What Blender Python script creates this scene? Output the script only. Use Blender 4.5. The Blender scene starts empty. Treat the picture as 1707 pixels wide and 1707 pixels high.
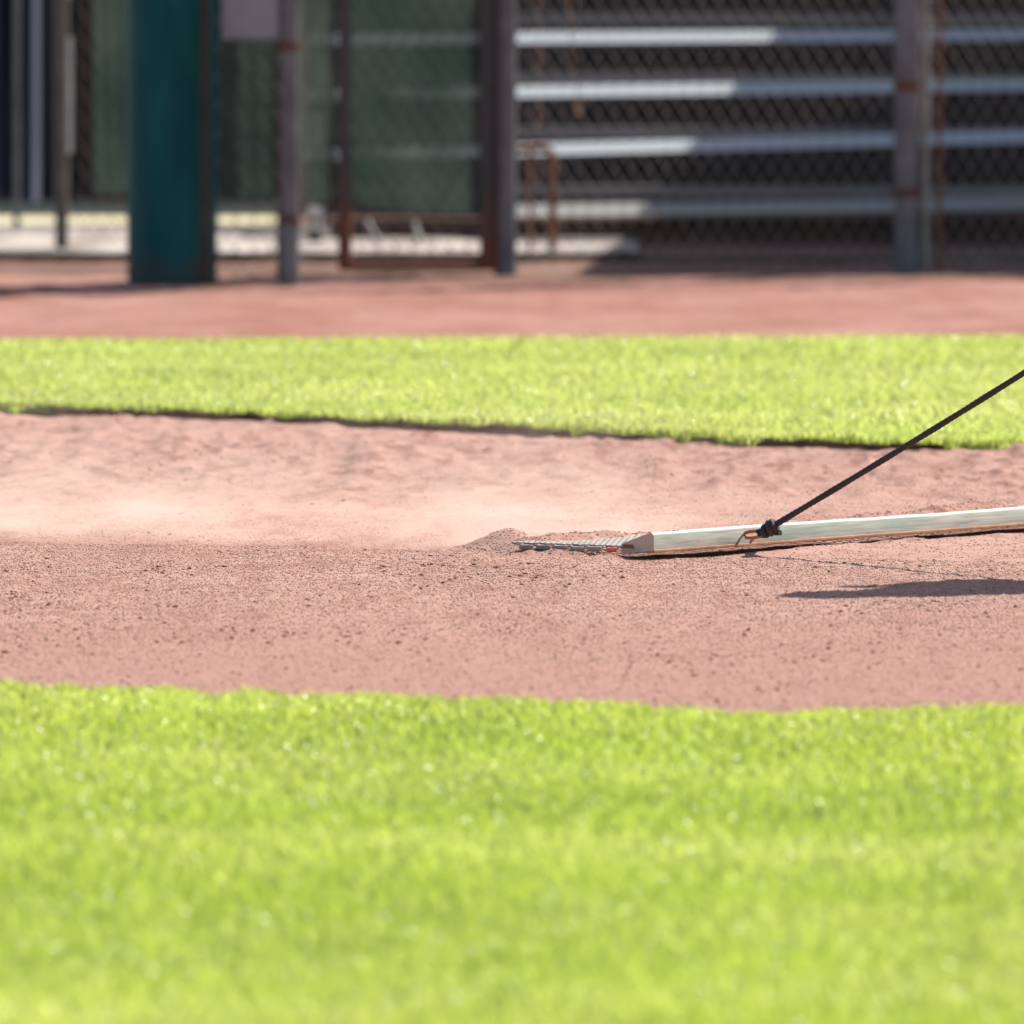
import bpy, bmesh, math, random
import numpy as np
from mathutils import Vector, Matrix

random.seed(7)
R = np.random.RandomState(11)
sc = bpy.context.scene
COL = sc.collection

# ------------------------------------------------------------------ camera maths
FPX, CX, CY = 21340.0, 853.5, 853.5      # focal length in photograph pixels
CAMH = 1.43
TILT = math.atan((853.5 + 272.0) / FPX)
ct, st = math.cos(TILT), math.sin(TILT)


def ray(px, py):
    a, b = (px - CX) / FPX, -(py - CY) / FPX
    return (a, ct + b * st, -st + b * ct)


def ground(px, py, z=0.0):
    r = ray(px, py)
    t = (z - CAMH) / r[2]
    return (r[0] * t, r[1] * t, z)


def at(px, py, Y):
    r = ray(px, py)
    t = Y / r[1]
    return (r[0] * t, Y, CAMH + r[2] * t)


SUN_EL = math.radians(45)
SUN_AZ = math.radians(46)               # from +Y (away from camera) towards +X
SUN_DIR = Vector((math.cos(SUN_EL) * math.sin(SUN_AZ), math.cos(SUN_EL) * math.cos(SUN_AZ), math.sin(SUN_EL)))

# ------------------------------------------------------------------ materials


class Mat:
    def __init__(s, name):
        s.m = bpy.data.materials.new(name)
        s.m.use_nodes = True
        s.nt = s.m.node_tree
        s.n, s.l = s.nt.nodes, s.nt.links
        s.b = s.n['Principled BSDF']
        s.out = s.n['Material Output']

    def node(s, t, **kw):
        n = s.n.new(t)
        for k, v in kw.items():
            setattr(n, k, v)
        return n

    def coord(s, scale=(1, 1, 1)):
        tc = s.node('ShaderNodeTexCoord')
        mp = s.node('ShaderNodeMapping')
        mp.inputs['Scale'].default_value = scale
        s.l.new(tc.outputs['Object'], mp.inputs['Vector'])
        return mp.outputs['Vector']

    def noise(s, vec, scale, detail=4, rough=.6):
        n = s.node('ShaderNodeTexNoise')
        n.inputs['Scale'].default_value = scale
        n.inputs['Detail'].default_value = detail
        n.inputs['Roughness'].default_value = rough
        s.l.new(vec, n.inputs['Vector'])
        return n.outputs['Fac']

    def ramp(s, fac, stops):
        r = s.node('ShaderNodeValToRGB')
        el = r.color_ramp.elements
        while len(el) < len(stops):
            el.new(.5)
        for e, (p, c) in zip(el, stops):
            e.position = p
            e.color = (*c, 1)
        s.l.new(fac, r.inputs['Fac'])
        return r.outputs['Color']

    def mix(s, fac, a, b, mode='MIX'):
        n = s.node('ShaderNodeMix', data_type='RGBA', blend_type=mode)
        if isinstance(fac, (int, float)):
            n.inputs[0].default_value = fac
        else:
            s.l.new(fac, n.inputs[0])
        for v, k in ((a, 6), (b, 7)):
            if isinstance(v, tuple):
                n.inputs[k].default_value = (*v, 1)
            else:
                s.l.new(v, n.inputs[k])
        return n.outputs[2]

    def bump(s, h, strength=.4, dist=.002):
        b = s.node('ShaderNodeBump')
        b.inputs['Strength'].default_value = strength
        b.inputs['Distance'].default_value = dist
        s.l.new(h, b.inputs['Height'])
        s.l.new(b.outputs['Normal'], s.b.inputs['Normal'])

    def set(s, **kw):
        for k, v in kw.items():
            k = k.replace('_', ' ')
            if isinstance(v, tuple):
                v = (*v, 1)
            s.b.inputs[k].default_value = v
        return s


def simple(name, c1, c2, scale=20, rough=.6, metal=0, stretch=(1, 1, 1), lo=.35, hi=.65, bump=.3, spec=.5):
    m = Mat(name)
    v = m.coord(stretch)
    f = m.noise(v, scale, 5)
    m.l.new(m.ramp(f, [(lo, c1), (hi, c2)]), m.b.inputs['Base Color'])
    m.set(Roughness=rough, Metallic=metal, Specular_IOR_Level=spec)
    m.bump(f, bump, .002)
    return m


M = {}


def dirt_mat(name, base, dark, light, spots=True):
    m = Mat(name)
    v = m.coord()
    big = m.noise(m.coord((.8, .35, 1)), 2.6, 5, .6)
    mid = m.noise(v, 11, 4, .6)
    fine = m.noise(v, 160, 3, .7)
    c = m.mix(m.ramp(big, [(.35, (0, 0, 0)), (.68, (1, 1, 1))]), base, light)
    c = m.mix(m.ramp(mid, [(.30, (.55,) * 3), (.50, (0, 0, 0))]), c, dark)
    c = m.mix(m.ramp(fine, [(.32, (.55,) * 3), (.55, (0, 0, 0))]), c, dark)
    if spots:
        sv = m.coord((1, .35, 1))
        s = m.noise(sv, 42, 2, .5)
        c = m.mix(m.ramp(s, [(.66, (0, 0, 0)), (.74, (.6,) * 3)]), c, dark)
        bl_ = m.noise(m.coord((1, .22, 1)), 9, 5, .65)
        c = m.mix(m.ramp(bl_, [(.53, (0, 0, 0)), (.66, (.6,) * 3)]), c, dark)
    if spots:
        # ground the drag has not reached yet is redder, damper and blotched
        tc = m.node('ShaderNodeTexCoord'); sp = m.node('ShaderNodeSeparateXYZ')
        m.l.new(tc.outputs['Object'], sp.inputs[0])
        wv = m.noise(m.coord((1, .5, 1)), 2.2, 4)
        yy = m.node('ShaderNodeMath', operation='MULTIPLY_ADD')
        m.l.new(wv, yy.inputs[0]); yy.inputs[1].default_value = 1.6; m.l.new(sp.outputs[1], yy.inputs[2])
        mr = m.node('ShaderNodeMapRange', interpolation_type='SMOOTHSTEP')
        mr.inputs['From Min'].default_value = 27.9; mr.inputs['From Max'].default_value = 29.3
        m.l.new(yy.outputs[0], mr.inputs['Value'])
        bl2 = m.noise(m.coord((1, .24, 1)), 17, 6, .72)
        undr = m.mix(m.ramp(bl2, [(.48, (0, 0, 0)), (.60, (.9,) * 3)]), (.305, .180, .145), (.150, .066, .048))
        half = m.node('ShaderNodeMath', operation='MULTIPLY'); half.inputs[1].default_value = .85
        m.l.new(mr.outputs[0], half.inputs[0])
        c = m.mix(half.outputs[0], c, undr)
        m2 = m.node('ShaderNodeMapRange', interpolation_type='SMOOTHSTEP')
        m2.inputs['From Min'].default_value = 25.3; m2.inputs['From Max'].default_value = 22.5
        m2.inputs['To Max'].default_value = .8
        m.l.new(yy.outputs[0], m2.inputs['Value'])
        c = m.mix(m2.outputs[0], c, (.285, .155, .122))
    m.l.new(c, m.b.inputs['Base Color'])
    m.set(Roughness=1.0, Specular_IOR_Level=.1)
    m.bump(fine, .3, .002)
    return m.m


M['dirt'] = dirt_mat('crushed_brick_dirt', (.318, .186, .148), (.215, .095, .068), (.380, .238, .192))
M['track'] = dirt_mat('track_dirt', (.235, .105, .078), (.165, .068, .050), (.33, .185, .148), False)
M['yard'] = dirt_mat('yard_dirt', (.13, .075, .055), (.08, .04, .03), (.24, .14, .105), False)
M['soil'] = simple('dark_soil', (.20, .095, .07), (.36, .20, .15), 30, 1.0, spec=.1).m
M['turf_base'] = simple('thatch', (.12, .155, .035), (.19, .22, .06), 25, 1.0, spec=.1).m


def crumb_mat():
    m = Mat('dirt_crumbs')
    at_ = m.node('ShaderNodeAttribute')
    at_.attribute_name = 'tint'
    c = m.ramp(at_.outputs['Fac'], [(0, (.22, .085, .058)), (.18, (.29, .14, .105)), (.45, (.345, .205, .165)), (.97, (.43, .285, .235)), (1, (.75, .72, .68))])
    m.l.new(c, m.b.inputs['Base Color'])
    m.set(Roughness=1.0, Specular_IOR_Level=.1)
    return m.m


M['crumb'] = crumb_mat()


def grass_mat(name='grass_blades', k=1.0, pale=.32, haze_wash=0.0):
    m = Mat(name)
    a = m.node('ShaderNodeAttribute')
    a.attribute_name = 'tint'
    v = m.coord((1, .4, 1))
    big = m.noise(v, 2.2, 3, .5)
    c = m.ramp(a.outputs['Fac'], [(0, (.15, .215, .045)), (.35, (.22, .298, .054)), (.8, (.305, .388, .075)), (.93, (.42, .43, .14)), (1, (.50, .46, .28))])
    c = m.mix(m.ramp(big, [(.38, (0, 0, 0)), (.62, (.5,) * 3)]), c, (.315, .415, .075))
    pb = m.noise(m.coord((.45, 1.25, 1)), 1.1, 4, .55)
    c = m.mix(m.ramp(pb, [(.46, (0, 0, 0)), (.66, (pale,) * 3)]), c, (.43, .47, .18))  # pale bands put the sheen of mown, leaning blades into the colour
    c = m.mix(haze_wash, c, (.42, .46, .20))  # haze over the lawn mixed into the blade colour
    m.l.new(c, m.b.inputs['Base Color'])
    m.set(Roughness=.28, Specular_IOR_Level=.42)
    tr = m.node('ShaderNodeBsdfTranslucent')
    hs = m.node('ShaderNodeHueSaturation')
    hs.inputs['Value'].default_value = 1.5
    hs.inputs['Hue'].default_value = .485
    hs.inputs['Saturation'].default_value = 1.05
    m.l.new(c, hs.inputs['Color'])
    m.l.new(hs.outputs['Color'], tr.inputs['Color'])
    mx = m.node('ShaderNodeMixShader')
    mx.inputs[0].default_value = .60
    m.l.new(m.b.outputs[0], mx.inputs[1])
    m.l.new(tr.outputs[0], mx.inputs[2])
    m.l.new(mx.outputs[0], m.out.inputs['Surface'])
    return m.m


M['grass'] = grass_mat()
M['grass_far'] = grass_mat('hazed_far_grass_blades', pale=.45, haze_wash=.30)  # paled to put distance haze into the far lawn's colour


def board_mat():
    m = Mat('weathered_board_wood')
    v = m.coord((1.2, 30, 30))
    g = m.noise(v, 6, 6, .65)
    v2 = m.coord((1.5, 6, 6))
    st_ = m.noise(v2, 2.6, 3)
    c = m.ramp(g, [(.3, (.22, .22, .17)), (.52, (.41, .42, .35)), (.75, (.50, .50, .43))])
    c = m.mix(m.ramp(st_, [(.5, (0, 0, 0)), (.66, (.55,) * 3)]), c, (.20, .31, .26))
    sp = m.noise(m.coord((1, 1, 1)), 22, 2)
    c = m.mix(m.ramp(sp, [(.66, (0, 0, 0)), (.72, (.45,) * 3)]), c, (.50, .27, .20))
    m.l.new(c, m.b.inputs['Base Color'])
    m.set(Roughness=.55, Specular_IOR_Level=.4)
    m.bump(g, .35, .0015)
    return m.m


M['board'] = board_mat()
M['board_end'] = simple('board_end_grain', (.46, .36, .29), (.56, .46, .38), 60, .8).m
M['board_bounce'] = simple('board_dirt_reflection', (.36, .17, .08), (.5, .27, .15), 40, .9).m  # orange glow of the dirt reflected on the bevel, as base colour
M['mat_steel'] = simple('dusty_mat_steel', (.20, .165, .15), (.32, .27, .24), 60, .7, .1).m
M['red'] = simple('red_tag_paint', (.62, .07, .07), (.72, .12, .11), 30, .5).m
M['rope'] = simple('dark_braided_rope', (.022, .017, .014), (.05, .04, .034), 300, .75, bump=.8).m
M['rust'] = simple('rusty_hook_steel', (.42, .13, .06), (.62, .25, .13), 120, .5, .5).m
M['hook'] = simple('grey_hook_steel', (.2, .2, .2), (.35, .34, .34), 80, .35, .8).m
M['galv'] = simple('galvanised_pipe', (.105, .105, .11), (.170, .170, .18), 9, .55, .25).m
M['galv_rust'] = simple('rusty_band', (.13, .045, .025), (.10, .07, .065), 3.5, .7, .2, lo=.42, hi=.62).m


def gate_pipe():
    m = Mat('gate_pipe_rusted_low')
    tc = m.node('ShaderNodeTexCoord'); sp = m.node('ShaderNodeSeparateXYZ')
    m.l.new(tc.outputs['Object'], sp.inputs[0])
    n = m.noise(m.coord(), 5, 4)
    ad = m.node('ShaderNodeMath', operation='MULTIPLY_ADD')
    m.l.new(n, ad.inputs[0]); ad.inputs[1].default_value = .7; m.l.new(sp.outputs[2], ad.inputs[2])
    c = m.ramp(ad.outputs[0], [(.42, (.20, .065, .033)), (.68, (.085, .075, .078))])
    m.l.new(c, m.b.inputs['Base Color'])
    m.set(Roughness=.7, Metallic=.1)
    return m.m


M['gate_pipe'] = gate_pipe()
M['rust_pipe'] = simple('rust_brown_pipe', (.17, .06, .025), (.24, .10, .05), 12, .8).m
M['brown_pipe'] = simple('grey_brown_pipe', (.085, .065, .055), (.13, .105, .09), 9, .7).m
M['wire'] = simple('chain_link_wire', (.25, .20, .16), (.34, .28, .235), 8, .55, .4).m
M['wire_rust'] = simple('rusty_chain_link_wire', (.19, .07, .04), (.24, .13, .09), 8, .6, .3).m
M['alu'] = simple('aluminium_plank', (.42, .45, .46), (.49, .515, .53), 6, .60, .15, (.3, 3, 3)).m
M['alu_dark'] = simple('darkened_aluminium_plank', (.27, .26, .235), (.34, .33, .30), 6, .7, .05, (.3, 3, 3)).m  # darker copy for the lowest plank, deepening its shade by colour
M['lip'] = simple('dull_plank_edge', (.20, .18, .18), (.26, .24, .24), 6, .6, .3).m
M['panel'] = simple('underside_shade_brown', (.05, .035, .028), (.085, .055, .042), 3, .9).m  # shade under the bleachers, put into a board's colour
M['frame_dark'] = simple('bleacher_angle_iron', (.07, .065, .06), (.12, .11, .10), 8, .7, .4).m
M['foot_alu'] = simple('dull_foot_plank', (.20, .185, .175), (.28, .26, .25), 5, .6, .5).m
def pad_mat():
    m = Mat('teal_vinyl_pad')
    tc = m.node('ShaderNodeTexCoord'); sp = m.node('ShaderNodeSeparateXYZ')
    m.l.new(tc.outputs['Object'], sp.inputs[0])
    n = m.noise(m.coord((1, 1, .25)), 9, 4)
    c = m.ramp(n, [(.35, (.003, .062, .068)), (.65, (.008, .098, .10))])
    sc_ = m.noise(m.coord((1, 1, .6)), 24, 3)
    c = m.mix(m.ramp(sc_, [(.62, (0, 0, 0)), (.70, (.35,) * 3)]), c, (.03, .07, .07))
    ad = m.node('ShaderNodeMath', operation='MULTIPLY_ADD')
    m.l.new(n, ad.inputs[0]); ad.inputs[1].default_value = .22; m.l.new(sp.outputs[2], ad.inputs[2])
    c = m.mix(m.ramp(ad.outputs[0], [(.10, (.55,) * 3), (.24, (0, 0, 0))]), c, (.11, .065, .05))
    m.l.new(c, m.b.inputs['Base Color'])
    m.set(Roughness=.5, Specular_IOR_Level=.12)
    return m.m


M['pad'] = pad_mat()
M['strap'] = simple('dark_brown_strap', (.045, .022, .015), (.075, .04, .028), 10, .7).m
M['concrete'] = simple('pale_concrete', (.15, .12, .10), (.42, .36, .31), 5, .9, lo=.42, hi=.58).m
M['curb_shade'] = simple('curb_shade_grey', (.05, .05, .055), (.09, .09, .10), 8, .8).m  # dark grey of the curb's shade, used as a surface colour
M['dry'] = simple('dry_straw_ground', (.42, .38, .22), (.55, .48, .30), 6, 1).m
M['backdrop'] = simple('shadow_backdrop_boards', (.024, .021, .021), (.048, .040, .037), 1.5, .9, stretch=(6, 1, .3)).m  # near black, for the shadowed background behind the bleachers
M['roof'] = simple('dark_roof_sheet', (.05, .05, .055), (.08, .08, .085), 3, .6).m
M['sign'] = simple('grey_lavender_sign_panel', (.19, .19, .215), (.26, .26, .285), 7, .6).m
M['tarp'] = simple('navy_tarp', (.018, .028, .06), (.05, .06, .10), 3, .7, stretch=(5, 5, .5)).m
M['pale_pipe'] = simple('pale_pipe', (.42, .42, .40), (.58, .57, .53), 6, .5, .3).m
M['bar_pipe'] = simple('tension_bar_steel', (.16, .15, .135), (.30, .28, .25), 16, .6, .2).m
M['tan'] = simple('tan_tag', (.45, .30, .17), (.55, .38, .22), 20, .8).m
M['skin'] = simple('skin', (.42, .23, .16), (.48, .27, .19), 15, .5, bump=.05).m
M['shirt'] = simple('grey_blue_shirt', (.10, .13, .20), (.14, .17, .25), 8, .9).m
M['trousers'] = simple('khaki_trousers', (.28, .22, .15), (.34, .27, .19), 8, .9).m
M['shoe'] = simple('brown_shoe_leather', (.06, .035, .02), (.09, .05, .03), 15, .6).m
M['cap'] = simple('navy_cap', (.02, .03, .07), (.03, .04, .09), 20, .8).m
M['eye'] = simple('eye_white', (.7, .7, .68), (.75, .75, .72), 20, .2).m


def screen_mat():
    m = Mat('green_windscreen_mesh')
    f = m.noise(m.coord((1, 1, 1.2)), 2.5, 4)
    c = m.ramp(f, [(.35, (.036, .058, .048)), (.65, (.066, .092, .076))])
    m.l.new(c, m.b.inputs['Base Color'])
    m.set(Roughness=.9, Specular_IOR_Level=.15)
    tl = m.node('ShaderNodeBsdfTranslucent')
    m.l.new(c, tl.inputs['Color'])
    a = m.node('ShaderNodeMixShader')
    a.inputs[0].default_value = .35
    m.l.new(m.b.outputs[0], a.inputs[1])
    m.l.new(tl.outputs[0], a.inputs[2])
    tp = m.node('ShaderNodeBsdfTransparent')
    x = m.node('ShaderNodeMixShader')
    # open weave, tighter in some patches than in others
    f2 = m.noise(m.coord((1.4, 1, 3)), 2.4, 3)
    mr = m.node('ShaderNodeMapRange')
    mr.inputs['From Min'].default_value = .35
    mr.inputs['From Max'].default_value = .7
    mr.inputs['To Min'].default_value = .0
    mr.inputs['To Max'].default_value = .14
    m.l.new(f2, mr.inputs['Value'])
    m.l.new(mr.outputs[0], x.inputs[0])
    m.l.new(a.outputs[0], x.inputs[1])
    m.l.new(tp.outputs[0], x.inputs[2])
    m.l.new(x.outputs[0], m.out.inputs['Surface'])
    return m.m


M['screen'] = screen_mat()

# ------------------------------------------------------------------ object helpers


def tag(o, label=None, cat=None, group=None, kind=None):
    if label: o['label'] = label
    if cat: o['category'] = cat
    if group: o['group'] = group
    if kind: o['kind'] = kind
    return o


def empty(name, loc=(0, 0, 0), label=None, cat=None, group=None, rz=0):
    o = bpy.data.objects.new(name, None)
    COL.objects.link(o)
    o.location = loc
    o.rotation_euler = (0, 0, rz)
    return tag(o, label, cat, group)


def link(name, me, mat, parent=None, smooth=False):
    me.name = name
    o = bpy.data.objects.new(name, me)
    COL.objects.link(o)
    if mat is not None:
        me.materials.append(mat)
    if parent is not None:
        o.parent = parent
        o.matrix_parent_inverse = parent_inv(parent)
    if smooth:
        me.polygons.foreach_set('use_smooth', [True] * len(me.polygons))
    return o


def parent_inv(p):
    # parts are modelled in world coordinates; keep them there under the thing's base
    m = Matrix.Identity(4)
    while p is not None:
        m = (Matrix.Translation(p.location) @ p.rotation_euler.to_matrix().to_4x4() if p.type == 'EMPTY' else Matrix.Identity(4)) @ m
        p = p.parent
        if p is not None and p.type != 'EMPTY':
            continue
    return m.inverted()


def npmesh(name, verts, faces, loops_per_face):
    """faces: (n, k) int array, or list of such arrays"""
    me = bpy.data.meshes.new(name)
    fs = faces if isinstance(faces, list) else [faces]
    me.vertices.add(len(verts))
    me.vertices.foreach_set('co', np.asarray(verts, np.float32).ravel())
    nl = sum(f.size for f in fs)
    nf = sum(len(f) for f in fs)
    me.loops.add(nl)
    me.loops.foreach_set('vertex_index', np.concatenate([f.ravel() for f in fs]).astype(np.int32))
    me.polygons.add(nf)
    starts, tot, off = [], [], 0
    for f in fs:
        k = f.shape[1]
        starts.append(off + np.arange(len(f)) * k)
        tot.append(np.full(len(f), k))
        off += f.size
    me.polygons.foreach_set('loop_start', np.concatenate(starts).astype(np.int32))
    me.polygons.foreach_set('loop_total', np.concatenate(tot).astype(np.int32))
    me.update(calc_edges=True)
    me.validate()
    return me


class MB:
    def __init__(s):
        s.v, s.f = [], []

    def add(s, vs, fs):
        o = len(s.v)
        s.v += [tuple(v) for v in vs]
        s.f += [tuple(i + o for i in f) for f in fs]

    def box(s, x0, x1, y0, y1, z0, z1):
        v = [(x, y, z) for z in (z0, z1) for y in (y0, y1) for x in (x0, x1)]
        s.add(v, [(0, 2, 3, 1), (4, 5, 7, 6), (0, 1, 5, 4), (2, 6, 7, 3), (0, 4, 6, 2), (1, 3, 7, 5)])

    def tube(s, pts, r, n=10, closed=False, cap=True):
        pts = [Vector(p) for p in pts]
        N = len(pts)
        rs = r if isinstance(r, (list, tuple)) else [r] * N
        vs = []
        up = None
        for i, p in enumerate(pts):
            a = pts[(i - 1) % N] if (closed or i > 0) else p
            b = pts[(i + 1) % N] if (closed or i < N - 1) else p
            t = (b - a).normalized()
            if up is None:
                up = Vector((0, 0, 1)) if abs(t.z) < .9 else Vector((1, 0, 0))
            x = t.cross(up).normalized()
            y = x.cross(t).normalized()
            up = y
            for k in range(n):
                an = 2 * math.pi * k / n
                vs.append(p + (x * math.cos(an) + y * math.sin(an)) * rs[i])
        fs = []
        for i in range(N if closed else N - 1):
            j = (i + 1) % N
            for k in range(n):
                l = (k + 1) % n
                fs.append((i * n + k, i * n + l, j * n + l, j * n + k))
        if not closed and cap:
            fs.append(tuple(range(n))[::-1])
            fs.append(tuple((N - 1) * n + k for k in range(n)))
        s.add(vs, fs)

    def build(s, name, mat, parent=None, smooth=False, bevel=0):
        me = bpy.data.meshes.new(name)
        me.from_pydata(s.v, [], s.f)
        bm = bmesh.new()
        bm.from_mesh(me)
        bmesh.ops.recalc_face_normals(bm, faces=bm.faces)
        bm.to_mesh(me)
        bm.free()
        o = link(name, me, mat, parent, smooth)
        if smooth:
            me.set_sharp_from_angle(angle=math.radians(40))
        if bevel:
            b = o.modifiers.new('bevel', 'BEVEL')
            b.width = bevel
            b.segments = 3
            b.limit_method = 'ANGLE'
        return o


# ------------------------------------------------------------------ noise


def vnoise(x, y, seed):
    """smooth value noise on arrays, roughly -1..1"""
    rs = np.random.RandomState(seed)
    T = rs.rand(512, 512).astype(np.float32) * 2 - 1
    xi, yi = np.floor(x).astype(int), np.floor(y).astype(int)
    fx, fy = x - xi, y - yi
    fx = fx * fx * (3 - 2 * fx)
    fy = fy * fy * (3 - 2 * fy)
    a = T[xi % 512, yi % 512]; b = T[(xi + 1) % 512, yi % 512]
    c = T[xi % 512, (yi + 1) % 512]; d = T[(xi + 1) % 512, (yi + 1) % 512]
    return (a * (1 - fx) + b * fx) * (1 - fy) + (c * (1 - fx) + d * fx) * fy


def lerp_line(pts):
    xs = np.array([p[0] for p in pts]); ys = np.array([p[1] for p in pts])
    def f(x):
        x = np.asarray(x, float)
        r = np.interp(x, xs, ys)
        sl = (ys[1] - ys[0]) / (xs[1] - xs[0]); sr = (ys[-1] - ys[-2]) / (xs[-1] - xs[-2])
        r = np.where(x < xs[0], ys[0] + (x - xs[0]) * sl * .4, r)
        return np.where(x > xs[-1], ys[-1] + (x - xs[-1]) * sr * .4, r)
    return f


def px_line(pix):
    return lerp_line([ground(a, b)[:2] for a, b in pix])


front_edge = px_line([(0, 1168), (500, 1182), (850, 1194), (1200, 1208), (1400, 1206), (1707, 1208)])
back_edge = px_line([(0, 689), (400, 701), (800, 722), (1100, 737), (1400, 750), (1707, 751)])
far_edge = px_line([(0, 584), (850, 582), (1707, 577)])
trail_edge = px_line([(0, 906), (300, 909), (700, 917), (870, 923)])     # near edge of the dragged swath


def fe(x):
    return front_edge(x) + .10 * vnoise(x * 3, x * 0 + 1, 3) + .08 * vnoise(x * 14, x * 0, 4)


def be(x):
    return back_edge(x) + .08 * vnoise(x * 2.5, x * 0 + 1, 5) + .07 * vnoise(x * 11, x * 0, 6) + .04 * vnoise(x * 37, x * 0, 7)


# bar geometry on the ground
P0 = Vector(ground(1090, 929))                       # lower front left corner of the drag bar
P1 = Vector(ground(1700, 884))
U = (P1 - P0).normalized()                           # along the bar
NB = Vector((-U.y, U.x, 0))                          # behind the bar
BARLEN = 1.83
TR = Vector((-1, 0, 0))                              # where the mat trails to
MATW = .25


def heap(x, y):
    """dirt gathered by the mat: a heap at its trailing corner and a ridge along its back edge"""
    h = np.zeros_like(x)
    c = ground(852, 914)
    dx, dy = (x - c[0]), (y - c[1])
    r = np.sqrt((dx / np.where(dx < 0, .085, .060)) ** 2 + (dy / .17) ** 2)
    h += .046 * np.exp(-r ** 2 * 1.15)
    c2 = ground(905, 912)
    h += .016 * np.exp(-(((x - c2[0]) / .06) ** 2 + ((y - c2[1] - .32) / .12) ** 2))
    # ridge
    b0 = P0 + TR * MATW
    sx, sy = x - b0.x, y - b0.y
    t = sx * U.x + sy * U.y
    n = sx * -U.y + sy * U.x
    amp = .040 + .014 * vnoise(t * 9, t * 0, 21) + .005 * vnoise(t * 31, t * 0, 22)
    w = .075
    on = np.clip((t + .03) / .22, 0, 1) / (1 + np.exp(-(t + .02) / .03)) / (1 + np.exp((t - 2.0) / .08))
    h += amp * on * np.exp(-((n - .05) / w) ** 2)
    # shallow trough along the lifted front of the bar
    t = (x - P0.x) * U.x + (y - P0.y) * U.y
    n = (x - P0.x) * -U.y + (y - P0.y) * U.x
    on2 = 1 / (1 + np.exp(-(t + .03) / .02))
    h -= .006 * np.exp(-((n - .02) / .05) ** 2) * on2 * (.8 + .5 * vnoise(t * 14, t * 0, 24))
    h += np.exp(-((n + .075 + .02 * vnoise(t * 6, t * 0, 25)) / .04) ** 2) * np.clip((t - .12) / .3, 0, 1) * np.maximum(0, .0045 + .007 * vnoise(t * 8, t * 0, 23) + .003 * vnoise(t * 27, t * 0, 26))
    # crumbly strip along the near side of the mat
    e0 = P0.x - .05 - x
    h += .0085 * np.exp(-((y - (P0.y + .030)) / .035) ** 2) * np.clip(e0 / .03, 0, 1) * np.clip((.25 - e0) / .05, 0, 1) * (.75 + .4 * vnoise(x * 60, x * 0, 27))
    return h


def dirt_h(x, y):
    h = .0035 * vnoise(x * 2.1, y * 1.1, 31) + .0022 * vnoise(x * 7, y * 5, 32)
    fine = .0009 * vnoise(x * 28, y * 28, 33) + .0007 * vnoise(x * 70, y * 60, 34) + .0005 * vnoise(x * 150, y * 90, 38)
    h = h + fine
    # trampled, lumpy zone beyond the dragged swath
    far = 1 / (1 + np.exp(-(y - 27.3) / .35))
    n = vnoise(x * 9, y * 4, 35)
    n2 = vnoise(x * 22, y * 10, 39)
    h = h + far * (.016 * np.maximum(0, n - .15) + .009 * np.maximum(0, n2 - .25) + .003 * n2)
    # loose crust in front
    near = 1 / (1 + np.exp((y - 25.4) / .3))
    n3 = vnoise(x * 20, y * 12, 36)
    h = h + near * .0035 * np.maximum(0, n3 - .35)
    # thin drag grooves
    for (gx, gy, sl, wd, x0, x1) in GROOVES:
        d = y - (gy + (x - gx) * sl)
        h = h - .005 * np.exp(-(d / wd) ** 2) * (1 / (1 + np.exp(-(x - x0) / .05))) * (1 / (1 + np.exp((x - x1) / .05)))
    # swath: slightly scraped, a little lower than the near ground
    te = trail_edge(x)
    sw = 1 / (1 + np.exp(-(y - te - .02) / .02)) / (1 + np.exp((y - te - 1.3) / .25)) / (1 + np.exp((x - (P0.x - .1 + (y - P0.y) * U.x / U.y)) / .06))
    h = h - .004 * sw
    h = h + heap(x, y)
    return h


GROOVES = []
for (a, b, c, d) in ((0, 1084, 200, 1088), (0, 795, 690, 820), (880, 1003, 1010, 1002), (1345, 900, 1707, 893)):
    p, q = ground(a, b), ground(c, d)
    GROOVES.append((p[0], p[1], (q[1] - p[1]) / (q[0] - p[0]), .02, p[0] - .05, q[0]))

# ------------------------------------------------------------------ setting


def axis(fine0, fine1, step, lo, hi, grow=1.12):
    a = list(np.arange(fine0, fine1 + step / 2, step))
    s = step
    while a[-1] < hi:
        s *= grow
        a.append(a[-1] + s)
    s = step
    while a[0] > lo:
        s *= grow
        a.insert(0, a[0] - s)
    return np.array(a)


def grid_faces(nx, ny):
    i = np.arange(nx - 1)[None, :] + np.arange(ny - 1)[:, None] * nx
    i = i.ravel()
    return np.stack([i, i + 1, i + 1 + nx, i + nx], 1)


# base ground, to the horizon
mb = MB()
mb.add([(-400, -60, -.06), (400, -60, -.06), (400, 900, -.06), (-400, 900, -.06)], [(0, 1, 2, 3)])
tag(mb.build('ground', M['track']), 'wide flat reddish field ground', kind='structure')

# infield dirt
xs = axis(-1.35, 1.45, .0045, -9, 9)
ys = np.concatenate([np.arange(20.2, 23, .011), np.arange(23, 27.6, .009), np.arange(27.6, 31.6, .013)])
X, Y = np.meshgrid(xs, ys)
Z = dirt_h(X, Y)
v = np.stack([X, Y, Z], -1).reshape(-1, 3)
me = npmesh('infield_dirt', v, grid_faces(len(xs), len(ys)), 4)
tag(link('infield_dirt', me, M['dirt'], smooth=True), 'raked pinkish red infield dirt between two strips of grass', kind='structure')

# crumbs of dirt lying on it
OCT = np.array([(1, 0, 0), (-1, 0, 0), (0, 1, 0), (0, -1, 0), (0, 0, 1), (0, 0, -1)], float)
OCTF = np.array([(0, 2, 4), (2, 1, 4), (1, 3, 4), (3, 0, 4), (2, 0, 5), (1, 2, 5), (3, 1, 5), (0, 3, 5)])


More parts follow.
